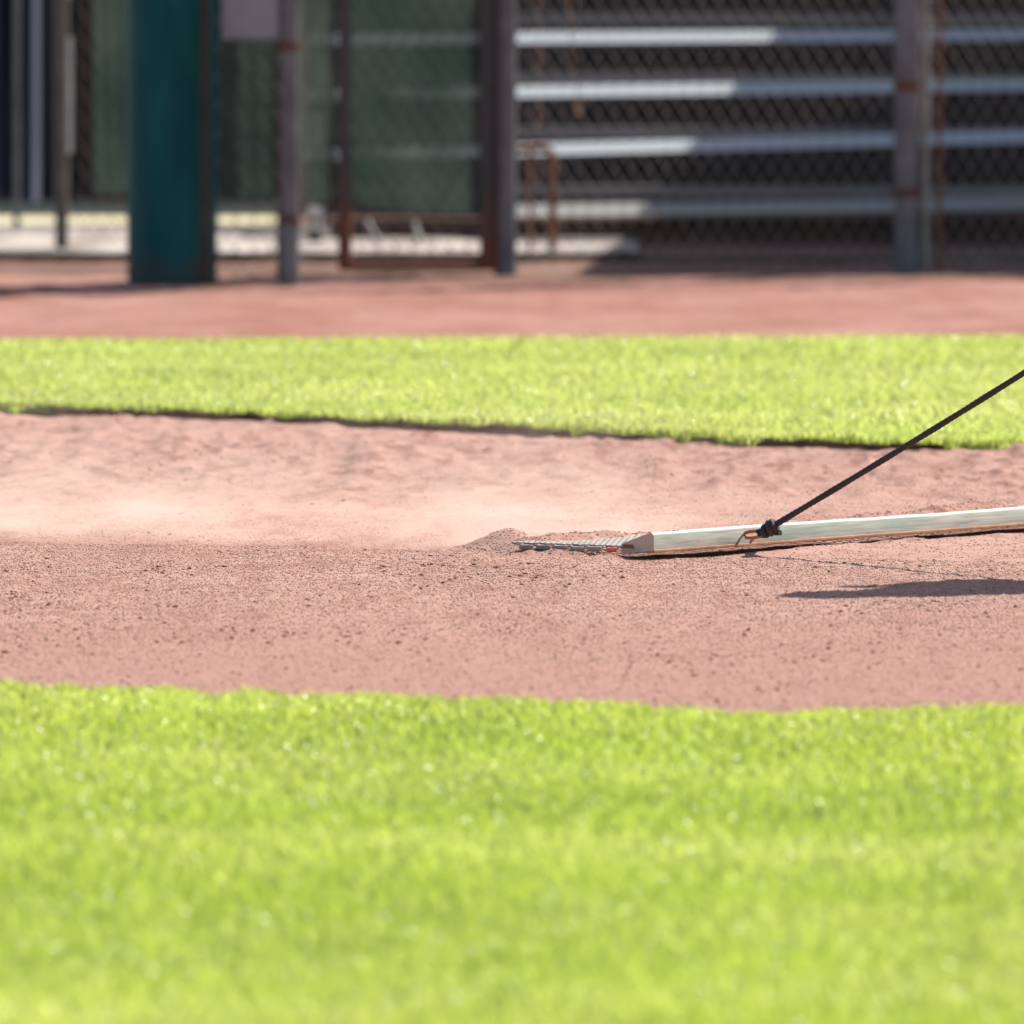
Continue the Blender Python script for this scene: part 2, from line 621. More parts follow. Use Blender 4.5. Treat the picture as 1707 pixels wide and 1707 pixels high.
def crumbs(cx, cy, cz, r, tint, name, label):
    n = len(cx)
    off = OCT[None] * (r[:, None, None] * (1 + .5 * (R.rand(n, 6, 1) - .5)))
    off = off + (R.rand(n, 6, 3) - .5) * r[:, None, None] * .5
    an = R.rand(n) * 6.28
    c, s = np.cos(an)[:, None], np.sin(an)[:, None]
    ox = off[..., 0] * c - off[..., 1] * s
    oy = off[..., 0] * s + off[..., 1] * c
    oz = off[..., 2] * .62
    v = np.stack([cx[:, None] + ox, cy[:, None] + oy, cz[:, None] + r[:, None] * .12 + oz], -1).reshape(-1, 3)
    f = (OCTF[None] + (np.arange(n) * 6)[:, None, None]).reshape(-1, 3)
    me = npmesh(name, v, f, 3)
    a = me.attributes.new('tint', 'FLOAT', 'POINT')
    a.data.foreach_set('value', np.repeat(tint, 6).astype(np.float32))
    return tag(link(name, me, M['crumb']), label, kind='stuff')


def scatter(n, x0, x1, y0, y1, rmin, rmax, p=3.0):
    cx = R.uniform(x0, x1, n); cy = R.uniform(y0, y1, n)
    r = rmin + (rmax - rmin) * R.rand(n) ** p
    return cx, cy, r


a_, b_, c_ = scatter(300000, -1.25, 1.35, 20.3, 27.0, .0008, .0028, 2.2)
k = R.rand(len(a_)) < .55 + .45 * np.clip((b_ - 21.5) / 3.2, 0, 1) + .25 * vnoise(a_ * 1.7, b_ * .8, 53)
parts = [(a_[k], b_[k], c_[k]),
         scatter(30000, -1.45, 1.6, 27.0, 30.3, .0011, .0034, 3),
         scatter(9000, -1.3, 1.4, 20.4, 26.4, .0020, .0052, 3.0),
         scatter(900, -1.4, 1.6, 27.0, 30.2, .003, .008, 2.5),
         scatter(6500, -1.3, 1.4, 20.5, 25.2, .0028, .0066, 2.6)]
cx, cy, r = (np.concatenate([p[i] for p in parts]) for i in range(3))
dens = vnoise(cx * 3, cy * 1.3, 51) + .6 * vnoise(cx * 9, cy * 4, 52)
keep = (r < .0026) | (R.rand(len(cx)) < .12 + .8 * np.clip(dens + .1, 0, 1))
te = trail_edge(cx)
inswath = (cy > te) & (cy < te + 1.5)
keep &= ~(inswath & (R.rand(len(cx)) < .75))
keep &= (cy > fe(cx)) & (cy < be(cx) + .02)
cx, cy, r = cx[keep], cy[keep], r[keep]
# extra loose crumbs on the heap and ridge
n = 34000
hx = R.uniform(-.25, 1.5, n); hy = R.uniform(25.0, 27.6, n)
hh = heap(hx, hy)
k = hh > .006
hx, hy = hx[k], hy[k]
cx, cy = np.concatenate([cx, hx]), np.concatenate([cy, hy])
nh = len(hx)
r = np.concatenate([r, .0011 + .0026 * R.rand(len(hx)) ** 2.5])
tint = np.clip(R.normal(.60, .16, len(cx)) - np.clip((r - .0026) * 170, 0, .5), 0.01, .96)
tint[-nh:] = np.clip(R.normal(.55, .2, nh), .12, .95)
tint[R.rand(len(cx)) < .0012] = 1.0
crumbs(cx, cy, dirt_h(cx, cy), r, tint, 'dirt_crumbs', 'small reddish crumbs and clods lying loose on the infield dirt')

# front turf base and back turf slab
xs = axis(-2, 2, .03, -30, 30, 1.2)
e = fe(xs)
rows = [np.full_like(xs, 1.0), np.full_like(xs, 10), e - .05, e - .005, e]
zz = [.004, .004, .010, .008, -.02]
v = np.concatenate([np.stack([xs, rr, np.full_like(xs, z)], 1) for rr, z in zip(rows, zz)])
tag(link('front_turf', npmesh('front_turf', v, grid_faces(len(xs), len(rows)), 4), M['turf_base'], smooth=True),
    'thatch under the near lawn', kind='structure')

xs = axis(-2.2, 2.2, .01, -30, 30, 1.2)
e = be(xs)
liph = .017 + .006 * vnoise(xs * 9, xs * 0, 61) + .004 * vnoise(xs * 33, xs * 0, 62)
f2 = far_edge(xs) + .05 * vnoise(xs * 4, xs * 0, 64)
cut = .02 * vnoise(xs * 25, xs * 0, 63)
lo = np.stack([xs, e + .02 + cut, np.full_like(xs, -.02)], 1)
mi = np.stack([xs, e + .035 + cut * 1.5, liph * .5], 1)
hi = np.stack([xs, e - .005, liph], 1)
tag(link('cut_soil_edge', npmesh('cut_soil_edge', np.concatenate([lo, mi, hi]), grid_faces(len(xs), 3), 4), M['soil']),
    'dark cut soil edge below the far lawn', kind='structure')
a0 = np.stack([xs, e - .005, liph + .0005], 1)
a1 = np.stack([xs, e + .08, np.full_like(xs, .020)], 1)
a2 = np.stack([xs, f2 - .5, np.full_like(xs, .019)], 1)
a3 = np.stack([xs, f2, np.full_like(xs, .018)], 1)
a4 = np.stack([xs, f2 + .01, np.full_like(xs, -.02)], 1)
tag(link('back_turf', npmesh('back_turf', np.concatenate([a0, a1, a2, a3, a4]), grid_faces(len(xs), 5), 4), M['turf_base']),
    'thatch under the far lawn', kind='structure')

# warning track and yard behind the fence
xs = axis(-3, 3, .02, -30, 30, 1.2)
ys = np.arange(35.2, 41.6, .03)
X, Y = np.meshgrid(xs, ys)
rise = 0
Z = .012 * vnoise(X * 2, Y * 1.5, 71) * .5 + .004 * vnoise(X * 12, Y * 6, 72) + .002 * vnoise(X * 40, Y * 20, 73) + rise * .6
me = npmesh('warning_track', np.stack([X, Y, Z], -1).reshape(-1, 3), grid_faces(len(xs), len(ys)), 4)
tag(link('warning_track', me, M['track'], smooth=True), 'red dirt track in front of the chain link fence', kind='structure')


ys = np.arange(41.2, 43.3, .02)
X, Y = np.meshgrid(xs, ys)
Z = .002 + .006 * vnoise(X * 2, Y * 3, 75) + .004 * vnoise(X * 12, Y * 10, 76) + .003 * vnoise(X * 40, Y * 30, 77)
Z *= np.clip((Y - 41.15) / .3, 0, 1) * np.clip((43.35 - Y) / .2, 0, 1)
Z += np.where(Y < 41.25, -.03, 0)
me = npmesh('yard_dirt', np.stack([X, Y, Z], -1).reshape(-1, 3), grid_faces(len(xs), len(ys)), 4)
tag(link('yard_dirt', me, M['yard'], smooth=True), 'darker trodden dirt under and behind the fence', kind='structure')


def sheet(name, x0, x1, y0, y1, z, mat, label):
    mb = MB()
    mb.add([(x0, y0, z), (x1, y0, z), (x1, y1, z), (x0, y1, z)], [(0, 1, 2, 3)])
    return tag(mb.build(name, mat), label, kind='structure')


sheet('shaded_ground', .42, 25, 43.1, 46.5, .014, M['yard'], 'dark ground added for the shade below the bleachers')  # takes over where the concrete falls into shade; shade put into its colour
sheet('concrete_apron', -25, .43, 43.15, 45.7, .030, M['concrete'], 'pale concrete slab behind the fence')
sheet('curb_shade_strip', -25, .43, 45.7, 46.5, .026, M['curb_shade'], 'dark strip standing in for curb shade behind the concrete')  # added strip, its dark colour is the curb's shade
sheet('back_ground', -.83, 25, 46.5, 60, .018, M['yard'], 'dark ground added for the shade behind the bleachers')  # added dark sheet, shade below and behind the planks as colour
sheet('dry_ground', -25, -.82, 46.5, 60, .022, M['dry'], 'dry yellowish ground behind the fence')

# ------------------------------------------------------------------ grass


def blades(n, x0, x1, y0, y1, h0, h1, w0, w1, ok, zf, name, label, extra=None):
    bx = R.uniform(x0, x1, n); by = R.uniform(y0, y1, n)
    if extra is not None:
        bx = np.concatenate([bx, extra[0]]); by = np.concatenate([by, extra[1]])
    k = ok(bx, by)
    bx, by = bx[k], by[k]
    n = len(bx)
    patch = vnoise(bx * 2.0, by * .8, 81)
    clump = vnoise(bx * 16, by * 12, 82)
    h = (h0 + (h1 - h0) * R.rand(n) ** 1.4) * (1 + .10 * patch + .12 * clump)
    sheen_band = vnoise(bx * .25 + 7, by * 1.5, 83)  # mowing sheen in stripes, added to the blade tint
    w = R.uniform(w0, w1, n)
    an = R.rand(n) * 6.283
    dx, dy = np.cos(an), np.sin(an)
    la = R.rand(n) * 6.283
    lean = h * R.uniform(.15, .95, n)
    lx, ly = np.cos(la) * lean, np.sin(la) * lean
    z0 = zf(bx, by)
    V = np.zeros((n, 5, 3))
    for i, (t, ww, cur) in enumerate(((0, 1, 0), (0, -1, 0), (.55, .85, .3), (.55, -.85, .3), (1, 0, 1))):
        V[:, i, 0] = bx + dx * w * .5 * ww + lx * cur
        V[:, i, 1] = by + dy * w * .5 * ww + ly * cur
        V[:, i, 2] = z0 + h * t * (1 - .12 * cur) - (.003 if t == 0 else 0)
    base = (np.arange(n) * 5)[:, None]
    q = np.array([[0, 1, 3, 2]]) + base
    t3 = np.array([[2, 3, 4]]) + base
    me = npmesh(name, V.reshape(-1, 3), [q, t3], 4)
    tint = np.clip(.50 + .14 * patch + .06 * clump + .12 * sheen_band + R.normal(0, .15, n), 0, .92)
    dead = R.rand(n) < .035 + .04 * np.clip(patch, 0, 1)
    tint[dead] = R.uniform(.93, 1, dead.sum())
    a = me.attributes.new('tint', 'FLOAT', 'POINT')
    a.data.foreach_set('value', np.repeat(tint, 5).astype(np.float32))
    return tag(link(name, me, M['grass' if 'near' in name else 'grass_far'], smooth=False), label, kind='stuff')


nx = 9000
ex = R.uniform(-1.5, 1.5, nx)
eyy = fe(ex) + .02 - .18 * R.rand(nx) ** 2
blades(290000, -1.35, 1.35, 14.0, 21.6, .018, .031, .0020, .0036,
       lambda x, y: (y < fe(x) + .03 + .05 * vnoise(x * 30, y * 0, 84)) & (np.abs(x) < .25 + y * .048),
       lambda x, y: np.full_like(x, .006), 'near_grass', 'bright green near lawn in the foreground', (ex, eyy))

nx = 16000
ex = R.uniform(-2.0, 2.0, nx)
eyy = be(ex) - .015 + .25 * R.rand(nx) ** 2
nb = 2500
ex2 = R.uniform(-2.0, 2.0, nb)


def back_ok(x, y):
    return (y > be(x) - .012) & (y < far_edge(x) + .03) & (np.abs(x) < .45 + y * .046)


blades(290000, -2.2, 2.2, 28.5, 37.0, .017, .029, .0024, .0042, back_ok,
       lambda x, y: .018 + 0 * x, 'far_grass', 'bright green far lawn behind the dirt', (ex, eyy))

# a few weeds rooted at the foot of the cut edge
wx = R.uniform(-1.6, 1.7, 9000)
dens = vnoise(wx * 2.2, wx * 0, 91) + .7 * vnoise(wx * 13, wx * 0, 92) + np.clip(wx - .3, 0, .7)
k = dens > .12
wx = wx[k]
wy = be(wx) + R.uniform(-.03, .02, len(wx))
blades(0, 0, 1, 0, 1, .014, .034, .003, .005, lambda x, y: x > -99, lambda x, y: 0 * x,
       'edge_weeds', 'sparse grass sprouting at the foot of the cut soil edge', (wx, wy))

# ------------------------------------------------------------------ drag bar, mat, rope
bar = empty('drag_bar', tuple(P0), 'weathered pale green wooden drag bar lying across the infield dirt', 'drag bar')
L = BARLEN
# cross section (n behind the front face, z): front edge is lifted a little by the rope
sec = [(0.000, .0145), (.0035, .0125), (.078, .0035), (.081, .006), (.081, .0215), (.0795, .0240), (.077, .0255), (.011, .0478), (.0065, .0485), (.0025, .0465), (.0004, .0425)]


def bar_pt(t, n, z):
    p = P0 + U * t + NB * n
    return (p.x, p.y, z)


vb, fb = [], []
K = 40
for i in range(K + 1):
    t = L * i / K
    for (n_, z_) in sec:
        vb.append(bar_pt(t, n_, z_ + .0012 * math.sin(t * 5) * (n_ < .02)))
S = len(sec)
for i in range(K):
    for j in range(S):
        fb.append((i * S + j, i * S + (j + 1) % S, (i + 1) * S + (j + 1) % S, (i + 1) * S + j))


def rot_obj(o):
    """give the bar's meshes a local frame along the bar so the grain follows it"""
    M4 = Matrix(((U.x, NB.x, 0, P0.x), (U.y, NB.y, 0, P0.y), (0, 0, 1, 0), (0, 0, 0, 1)))
    o.data.transform(M4.inverted())
    o.parent = bar
    o.matrix_parent_inverse = parent_inv(bar)
    o.matrix_basis = M4


mb = MB(); mb.add(vb, fb)
o = mb.build('board', M['board'], None, True); rot_obj(o)
# end caps, slightly inset slot on the left one
for t, sgn in ((-.0006, -1), (L + .0006, 1)):
    mb = MB()
    mb.add([bar_pt(t, a, b) for a, b in sec] + [bar_pt(t - sgn * .002, a, b) for a, b in sec],
           [tuple(range(S))] + [(j, (j + 1) % S, S + (j + 1) % S, S + j) for j in range(S)])
    e_ = mb.build('end_grain', M['board_end'], None); rot_obj(e_)
mb = MB()
mb.add([bar_pt(-.0035, .048, .016), bar_pt(-.0035, .075, .016), bar_pt(-.0035, .075, .0235), bar_pt(-.0035, .052, .0235),
        bar_pt(-.0008, .048, .016), bar_pt(-.0008, .075, .016), bar_pt(-.0008, .075, .0235), bar_pt(-.0008, .052, .0235)],
       [(0, 1, 2, 3), (0, 1, 5, 4), (1, 2, 6, 5), (2, 3, 7, 6), (3, 0, 4, 7)])
o = mb.build('slot_plate', M['rust_pipe'], None); rot_obj(o)
# lower bevel under the front face; dirt reflection put into its colour
mb = MB()
mb.add([bar_pt(0, -.0015, .0095), bar_pt(L, -.0015, .0095), bar_pt(L, -.0015, .0145), bar_pt(0, -.0015, .0145),
        bar_pt(0, .02, .0070), bar_pt(L, .02, .0070), bar_pt(L, .002, .0150), bar_pt(0, .002, .0150)],
       [(0, 1, 2, 3), (0, 4, 5, 1), (3, 2, 6, 7), (0, 3, 7, 4), (1, 5, 6, 2)])
o = mb.build('reflection_strip', M['board_bounce'], None, bevel=.001); rot_obj(o)

# steel link mat
mat_ = empty('drag_mat', tuple(P0 + NB * .08), 'dusty grey steel link mat hitched behind the pale drag bar', 'drag mat')
mb = MB()
o0 = P0 + NB * .079
tdir = TR
nrow, ncol = 13, 92
pitch_t = BARLEN / ncol
pitch_v = .212 / nrow
for j in range(ncol + 1):
    for i in range(nrow):
        off = .5 * pitch_t if i % 2 else 0
        t = j * pitch_t + off
        if t > BARLEN:
            continue
        a = o0 + U * t + tdir * (i * pitch_v)
        b = a + tdir * pitch_v * 1.12
        zt = .0180 + .007 * (i / nrow)
        side = U * (pitch_t * .47)
        pts = [a - side * .35, a + side * .35, a + side, b + side, b + side * .35, b - side * .35, b - side, a - side]
        pts = [(p.x, p.y, zt + (.0022 if q in (3, 4, 5, 6) else -.0008)) for q, p in enumerate(pts)]
        mb.tube(pts, .0017, 5, closed=True)
mb.build('link_mesh', M['mat_steel'], mat_, True)
# flat clips that close the near side of the mat
for i in range(6):
    a = o0 + tdir * (i * .034 + .014) - U * .012
    mb = MB()
    hw, hh_ = (.0105 if i == 0 else .014), .0048
    zc = .0130 + .0008 * math.sin(i * 2.3) + .006 * i / 5
    mb.box(a.x - hw, a.x + hw, a.y - .004, a.y + .02, zc - hh_, zc + hh_)
    c = mb.build('edge_clip', M['red'] if i == 0 else M['mat_steel'], mat_, bevel=.003)
    if i == 0:
        c['label'] = 'small red clip'

# hook: eye bolt on the bar plus rusty snap link
kn = at(1284, 880, 25.52)                      # centre of the knot
HT = (Vector(ground(1240, 918)) - P0).dot(U)
hk = empty('snap_hook', bar_pt(HT, -.02, .02), 'rusty snap hook joining the black rope to the drag bar', 'hook')
bar_face = bar_pt(HT, -.004, .012)
Ypl = bar_face[1] - .03
mb = MB()
mb.tube([at(1228, 908, Ypl + .02), at(1233, 899, Ypl), at(1241, 889, Ypl), at(1246, 886, Ypl)], .0022, 8)
mb.tube([at(1251, 904, Ypl + .02), at(1255, 899, Ypl), at(1258, 895, Ypl)], .0030, 8)
mb.build('eye_bolt', M['hook'], hk, True)
mb = MB()
loop = [(1240, 892), (1243, 888), (1250, 886), (1262, 885), (1273, 884), (1276, 888), (1268, 893.5), (1260, 896), (1250, 896.5), (1243, 896)]
mb.tube([at(a, b, Ypl - .004) for a, b in loop], .0037, 8, closed=True)
mb.build('snap_link', M['rust'], hk, True)

rope = empty('pull_rope', kn, 'taut dark braided rope rising from the hook on the drag bar to the upper right', 'rope')
KN = Vector(kn)
end_dir = Vector((1.53, -.675, 1))
# follow the photograph's line exactly: the rope's far end in frame
rp = at(1707, 607, KN.y + end_dir.y * .33)
HANDP = KN + (Vector(rp) - KN) * 2.45
mb = MB()
N = 60
pts = []
for i in range(N + 1):
    t = i / N
    p = KN.lerp(HANDP, t)
    p.z -= .012 * math.sin(math.pi * t)
    pts.append(p)
pts = [KN.lerp(HANDP, i / 700) - Vector((0, 0, .018 * math.sin(math.pi * i / 700))) for i in range(701)]
mb.tube(pts, [.0061 + .00035 * math.sin(i * 1.3) + .0003 * math.sin(i * .11) for i in range(701)], 10)
mb.build('cord', M['rope'], rope, True)
# knot: a wound overhand bulk with a loop round the snap link
mb = MB()
d = (HANDP - KN).normalized()
sx = d.cross(Vector((0, 1, 0))).normalized()
sy = d.cross(sx).normalized()
for (o_, rr, rad, tl) in ((.010, .0095, .0062, .0), (-.001, .0105, .0068, .35), (-.012, .0085, .0062, -.3)):
    c = KN + d * o_
    ring = []
    for k in range(14):
        a = 2 * math.pi * k / 14
        ring.append(c + sx * math.cos(a) * rr + sy * math.sin(a) * rr + d * math.sin(a + tl * 3) * tl * .012)
    mb.tube(ring, rad, 8, closed=True)
mb.tube([KN + d * .008, KN - d * .012, Vector(at(1273, 884, Ypl - .012)), Vector(at(1264, 886, Ypl - .014)), Vector(at(1268, 893, Ypl + .0)), Vector(at(1277, 892, Ypl - .006)), KN - d * .006], .0058, 9)
mb.tube([KN + sx * .006, KN - sx * .016 - sy * .004 + d * .004, KN - sx * .019 + d * .012], .006, 8)
mb.build('knot', M['rope'], rope, True)
# second leg of the bridle, to the far end of the bar
q2 = P0 + U * (BARLEN - .42)
q2 = Vector((q2.x, q2.y, .045)) - NB * .03
r2 = empty('bridle_rope', tuple(q2), 'second dark rope from the far end of the drag bar to the hand', 'rope')
mb = MB(); mb.tube([q2.lerp(HANDP, i / 20) for i in range(21)], .0062, 10)
mb.build('cord', M['rope'], r2, True)
mb = MB()
for k3 in range(3):
    c = q2 + (HANDP - q2).normalized() * (.011 * k3)
    mb.tube([c + Vector((math.cos(a) * .009, math.sin(a) * .009, math.sin(a * 2) * .004)) for a in [2 * math.pi * k / 12 for k in range(12)]], .006, 8, closed=True)
mb.build('knot', M['rope'], r2, True)

# ------------------------------------------------------------------ person pulling the rope (outside the frame, casts the shadow)
HEAD_SHADOW = Vector(ground(1392, 991))
k_ = 1 / math.tan(SUN_EL)
sdx, sdy = math.sin(SUN_AZ) * k_, math.cos(SUN_AZ) * k_
Hh = 1.66
headp = Vector((HEAD_SHADOW.x + sdx * (Hh - .05), HEAD_SHADOW.y + sdy * (Hh - .05), Hh - .10))


def skinned(name, verts, edges, radii, mat, parent, sub=2, root=0):
    me = bpy.data.meshes.new(name)
    me.from_pydata([tuple(v) for v in verts], edges, [])
    o = bpy.data.objects.new(name, me)
    COL.objects.link(o)
    sk = o.modifiers.new('skin', 'SKIN')
    sk.use_smooth_shade = True
    for i, rr in enumerate(radii):
        sv = me.skin_vertices[0].data[i]
        sv.radius = rr if isinstance(rr, tuple) else (rr, rr)
        sv.use_root = (i == root)
    s = o.modifiers.new('sub', 'SUBSURF')
    s.levels = s.render_levels = sub
    dg = bpy.context.evaluated_depsgraph_get()
    m2 = bpy.data.meshes.new_from_object(o.evaluated_get(dg))
    bpy.data.objects.remove(o)
    return link(name, m2, mat, parent, True)


bx, by = headp.x, headp.y
pelv = Vector((bx + .16, by + .02, .93))
person = empty('person', (pelv.x, pelv.y, 0), 'person in cap, blue shirt and khaki trousers pulling the rope with one arm raised', 'person')
chest = Vector((bx + .05, by + .01, 1.27))
neck = Vector((bx + .01, by, 1.43))
F = Vector((.92, -.39, 0)).normalized()      # walking direction
Sd = Vector((-F.y, F.x, 0))                  # person's left
shL, shR = neck + Sd * .19 - Vector((0, 0, .06)), neck - Sd * .19 - Vector((0, 0, .06))
hand = HANDP
elR = shR.lerp(hand, .52) + Vector((0, -.03, -.05))
elL = shL + Sd * .20 + Vector((0, 0, .05)); haL = neck + Sd * .33 - F * .02; haL.z = 1.66
hpL, hpR = pelv + Sd * .09, pelv - Sd * .09
knL = hpL + F * .18 + Vector((0, 0, -.42)); anL = knL + F * .08 + Vector((0, 0, -.42))
knR = hpR - F * .06 + Vector((0, 0, -.43)); anR = knR - F * .25 + Vector((0, 0, -.37))
anL.z = .09; anR.z = .10
V_ = [pelv, chest, neck, headp - Vector((0, 0, .08)), headp + Vector((0, 0, .02)), headp + Vector((0, 0, .09)),
      shL, elL, haL, shR, elR, hand, hpL, knL, anL, hpR, knR, anR, pelv.lerp(chest, .5), anL + F * .14 + Vector((0, 0, -.05)), anR + F * .13 + Vector((0, 0, -.07))]
E_ = [(0, 18), (18, 1), (1, 2), (2, 3), (3, 4), (4, 5), (2, 6), (6, 7), (7, 8), (2, 9), (9, 10), (10, 11), (0, 12), (12, 13), (13, 14), (0, 15), (15, 16), (16, 17), (14, 19), (17, 20)]
r_ = [.11, (.14, .11), .06, .065, .092, .07, .062, .042, .026, .062, .042, .026, .068, .052, .040, .068, .052, .040, .115, .03, .03]
skinned('body', V_, E_, r_, M['skin'], person)
# clothing slightly outside the body
skinned('shirt', [pelv.lerp(chest, -.12), pelv.lerp(chest, .5), chest, neck - Vector((0, 0, .03)), shL, elL, elL.lerp(haL, .7), shR, elR, elR.lerp(hand, .7)],
        [(0, 1), (1, 2), (2, 3), (3, 4), (4, 5), (5, 6), (3, 7), (7, 8), (8, 9)], [.16, .155, (.175, .145), .075, .085, .075, .060, .085, .066, .05], M['shirt'], person)
skinned('trousers', [pelv + Vector((0, 0, .13)), pelv + Vector((0, 0, .01)), hpL + Vector((0, 0, -.13)), knL, anL + Vector((0, 0, .03)), hpR + Vector((0, 0, -.13)), knR, anR + Vector((0, 0, .03))],
        [(0, 1), (1, 2), (2, 3), (3, 4), (1, 5), (5, 6), (6, 7)], [.155, .15, .10, .076, .062, .10, .076, .062], M['trousers'], person)
for an in (anL, anR):
    skinned('shoe', [an - F * .05 + Vector((0, 0, -.035)), an + F * .06 + Vector((0, 0, -.045)), an + F * .17 + Vector((0, 0, -.055)), an + Vector((0, 0, .0))],
            [(0, 1), (1, 2), (0, 3)], [.048, .05, .036, .05], M['shoe'], person)
# fingers
for hd, curl in ((hand, 1.0), (haL, .5)):
    fd = (hand - elR).normalized() if curl == 1 else (haL - elL).normalized()
    ac = fd.cross(Vector((0, 0, 1))).normalized()
    dn = fd.cross(ac).normalized()
    for q, (o_, ln) in enumerate(((-.027, .058), (-.009, .068), (.009, .064), (.026, .050))):
        b0 = hd + ac * o_
        skinned('finger', [b0, b0 + fd * ln * .6, b0 + fd * ln * (.75 + .2 * (1 - curl)) + dn * .025, b0 + fd * ln * .45 * (2 - curl) + dn * .045],
                [(0, 1), (1, 2), (2, 3)], [.011, .0095, .0085, .007], M['skin'], person, 1)
    b0 = hd - ac * .022 - fd * .02
    skinned('thumb', [b0, b0 - ac * .028 + fd * .02, b0 - ac * .018 + fd * .05 + dn * .02], [(0, 1), (1, 2)], [.013, .011, .008], M['skin'], person, 1)


def ball(name, c, r3, mat, parent, seg=20, zmin=-1):
    bm = bmesh.new()
    bmesh.ops.create_uvsphere(bm, u_segments=seg, v_segments=seg // 2, radius=1)
    if zmin > -1:
        bmesh.ops.delete(bm, geom=[v for v in bm.verts if v.co.z < zmin], context='VERTS')
    ang = math.atan2(F.y, F.x)
    bm.transform(Matrix.Translation(c) @ Matrix.Rotation(ang, 4, 'Z') @ Matrix.Diagonal((*r3, 1)))
    me = bpy.data.meshes.new(name)
    bm.to_mesh(me); bm.free()
    return link(name, me, mat, parent, True)


cap = ball('cap', headp + Vector((0, 0, .035)), (.108, .092, .085), M['cap'], person, 24, -.15)
mb = MB()
br = []
for a in range(-6, 7):
    t = a / 6 * 1.1
    for rr, zz_ in ((.09, .03), (.185, .018)):
        dv = F * math.cos(t) * rr + Sd * math.sin(t) * min(rr, .10)
        br.append(headp + dv + Vector((0, 0, zz_)))
mb.add(br, [(i * 2, i * 2 + 1, i * 2 + 3, i * 2 + 2) for i in range(12)])
mb.build('brim', M['cap'], cap)
for s_ in (-1, 1):
    ball('eye', headp + F * .082 + Sd * .03 * s_ + Vector((0, 0, .0)), (.011, .013, .010), M['eye'], person, 12)
    ball('ear', headp + Sd * .088 * s_ - Vector((0, 0, .01)), (.02, .009, .03), M['skin'], person, 12)
ball('nose', headp + F * .096 - Vector((0, 0, .025)), (.016, .012, .022), M['skin'], person, 12)
ball('mouth', headp + F * .085 - Vector((0, 0, .062)), (.008, .022, .005), M['red'], person, 12)

# ------------------------------------------------------------------ fence line
FTOP = 2.4


def gpt(px, py):
    return ground(px, py)


def post(mb, px, py, wpx, top=FTOP, Yo=0.0, zb=-.05):
    g = gpt(px, py)
    s = FPX / g[1]
    r = wpx / s / 2
    mb.tube([(g[0], g[1] + Yo, zb), (g[0], g[1] + Yo, top)], r, 16)
    return g, r


def chain_mesh(p, q, z0, z1, step=.029, wr=.00135):
    """woven zigzag wires between ground points p and q"""
    p, q = Vector((p[0], p[1], 0)), Vector((q[0], q[1], 0))
    d = q - p
    Ln = d.length
    d.normalize()
    nrm = Vector((-d.y, d.x, 0))
    nc = int(Ln / step)
    nz = int((z1 - z0) / (step * 1.55))
    vs, fs = [], []
    for c in range(nc):
        for zi in range(nz + 1):
            zz_ = z0 + zi * (z1 - z0) / nz
            ph = (zi + c) % 2
            base = c * step + (step if ph else 0.0)
            for pas in ((-1, 1) if zi not in (0, nz) else (0,)):
                pass
            pt = p + d * base + nrm * (.0035 if ph else -.0035)
            vs.append((pt.x, pt.y, zz_))
    # tubes
    mbb = MB()
    for c in range(nc):
        pts = vs[c * (nz + 1):(c + 1) * (nz + 1)]
        o = len(mbb.v)
        for (x, y, z) in pts:
            for k in range(5):
                a = 2 * math.pi * k / 5
                mbb.v.append((x + d.x * math.cos(a) * wr * 1.3, y + d.y * math.cos(a) * wr * 1.3 + math.sin(a) * wr, z + math.sin(a) * wr * .2))
        for i in range(len(pts) - 1):
            for k in range(5):
                l = (k + 1) % 5
                mbb.f.append((o + i * 5 + k, o + i * 5 + l, o + (i + 1) * 5 + l, o + (i + 1) * 5 + k))
    return mbb


# right fence: posts at 845 and 1512, running on beyond the frame
gL, gR = gpt(846, 462), gpt(1512, 456)
gRR = (gR[0] + (gR[0] - gL[0]), gR[1] + (gR[1] - gL[1]), 0)
fr = empty('chain_link_fence', gL, 'long grey chain link fence in front of the aluminium bleachers, on grey steel posts', 'fence')
for (px, py, w) in ((846, 462, 31), (1512, 457, 44)):
    mb = MB(); post(mb, px, py, w); mb.build('post', M['galv'], fr, True)
mb = MB(); mb.tube([(gRR[0], gRR[1], -.05), (gRR[0], gRR[1], FTOP)], .04, 16); mb.build('post', M['galv'], fr, True)
mb = MB()
mb.tube([(gL[0], gL[1], FTOP - .03), (gRR[0], gRR[1], FTOP - .03)], .02, 10)
mb.build('top_rail', M['galv'], fr, True)
for (a, b, m_) in ((gpt(866, 461), gpt(1490, 456), 'wire'), (gpt(1548, 456), (gRR[0] - .05, gRR[1], 0), 'wire')):
    m1 = chain_mesh(a, b, .03, FTOP - .05)
    m1.build('chain_link', M[m_], fr, False)
mb = MB(); post(mb, 829, 461, 13); mb.build('gate_stop', M['gate_pipe'], fr, True)
# pale tension bar and rusty strip beside the right post
g1 = gpt(1543, 457)
mb = MB(); mb.tube([(g1[0], g1[1] - .02, -.02), (g1[0], g1[1] - .02, FTOP - .1)], .012, 8)
mb.build('tension_bar', M['bar_pipe'], fr, True)
g1 = gpt(1566, 452)
mb = MB(); mb.tube([(g1[0], g1[1], .0), (g1[0], g1[1], FTOP - .1)], .008, 8)
mb.build('rusty_bar', M['rust_pipe'], fr, True)
for zz_ in (.25, .60, .93, 1.5, 2.1):          # post bands
    c = gpt(1512, 457)
    mb = MB()
    mb.tube([(c[0], c[1], zz_), (c[0], c[1], zz_ + .035)], .0465, 16)
    mb.build('post_band', M['galv_rust'], fr, True)

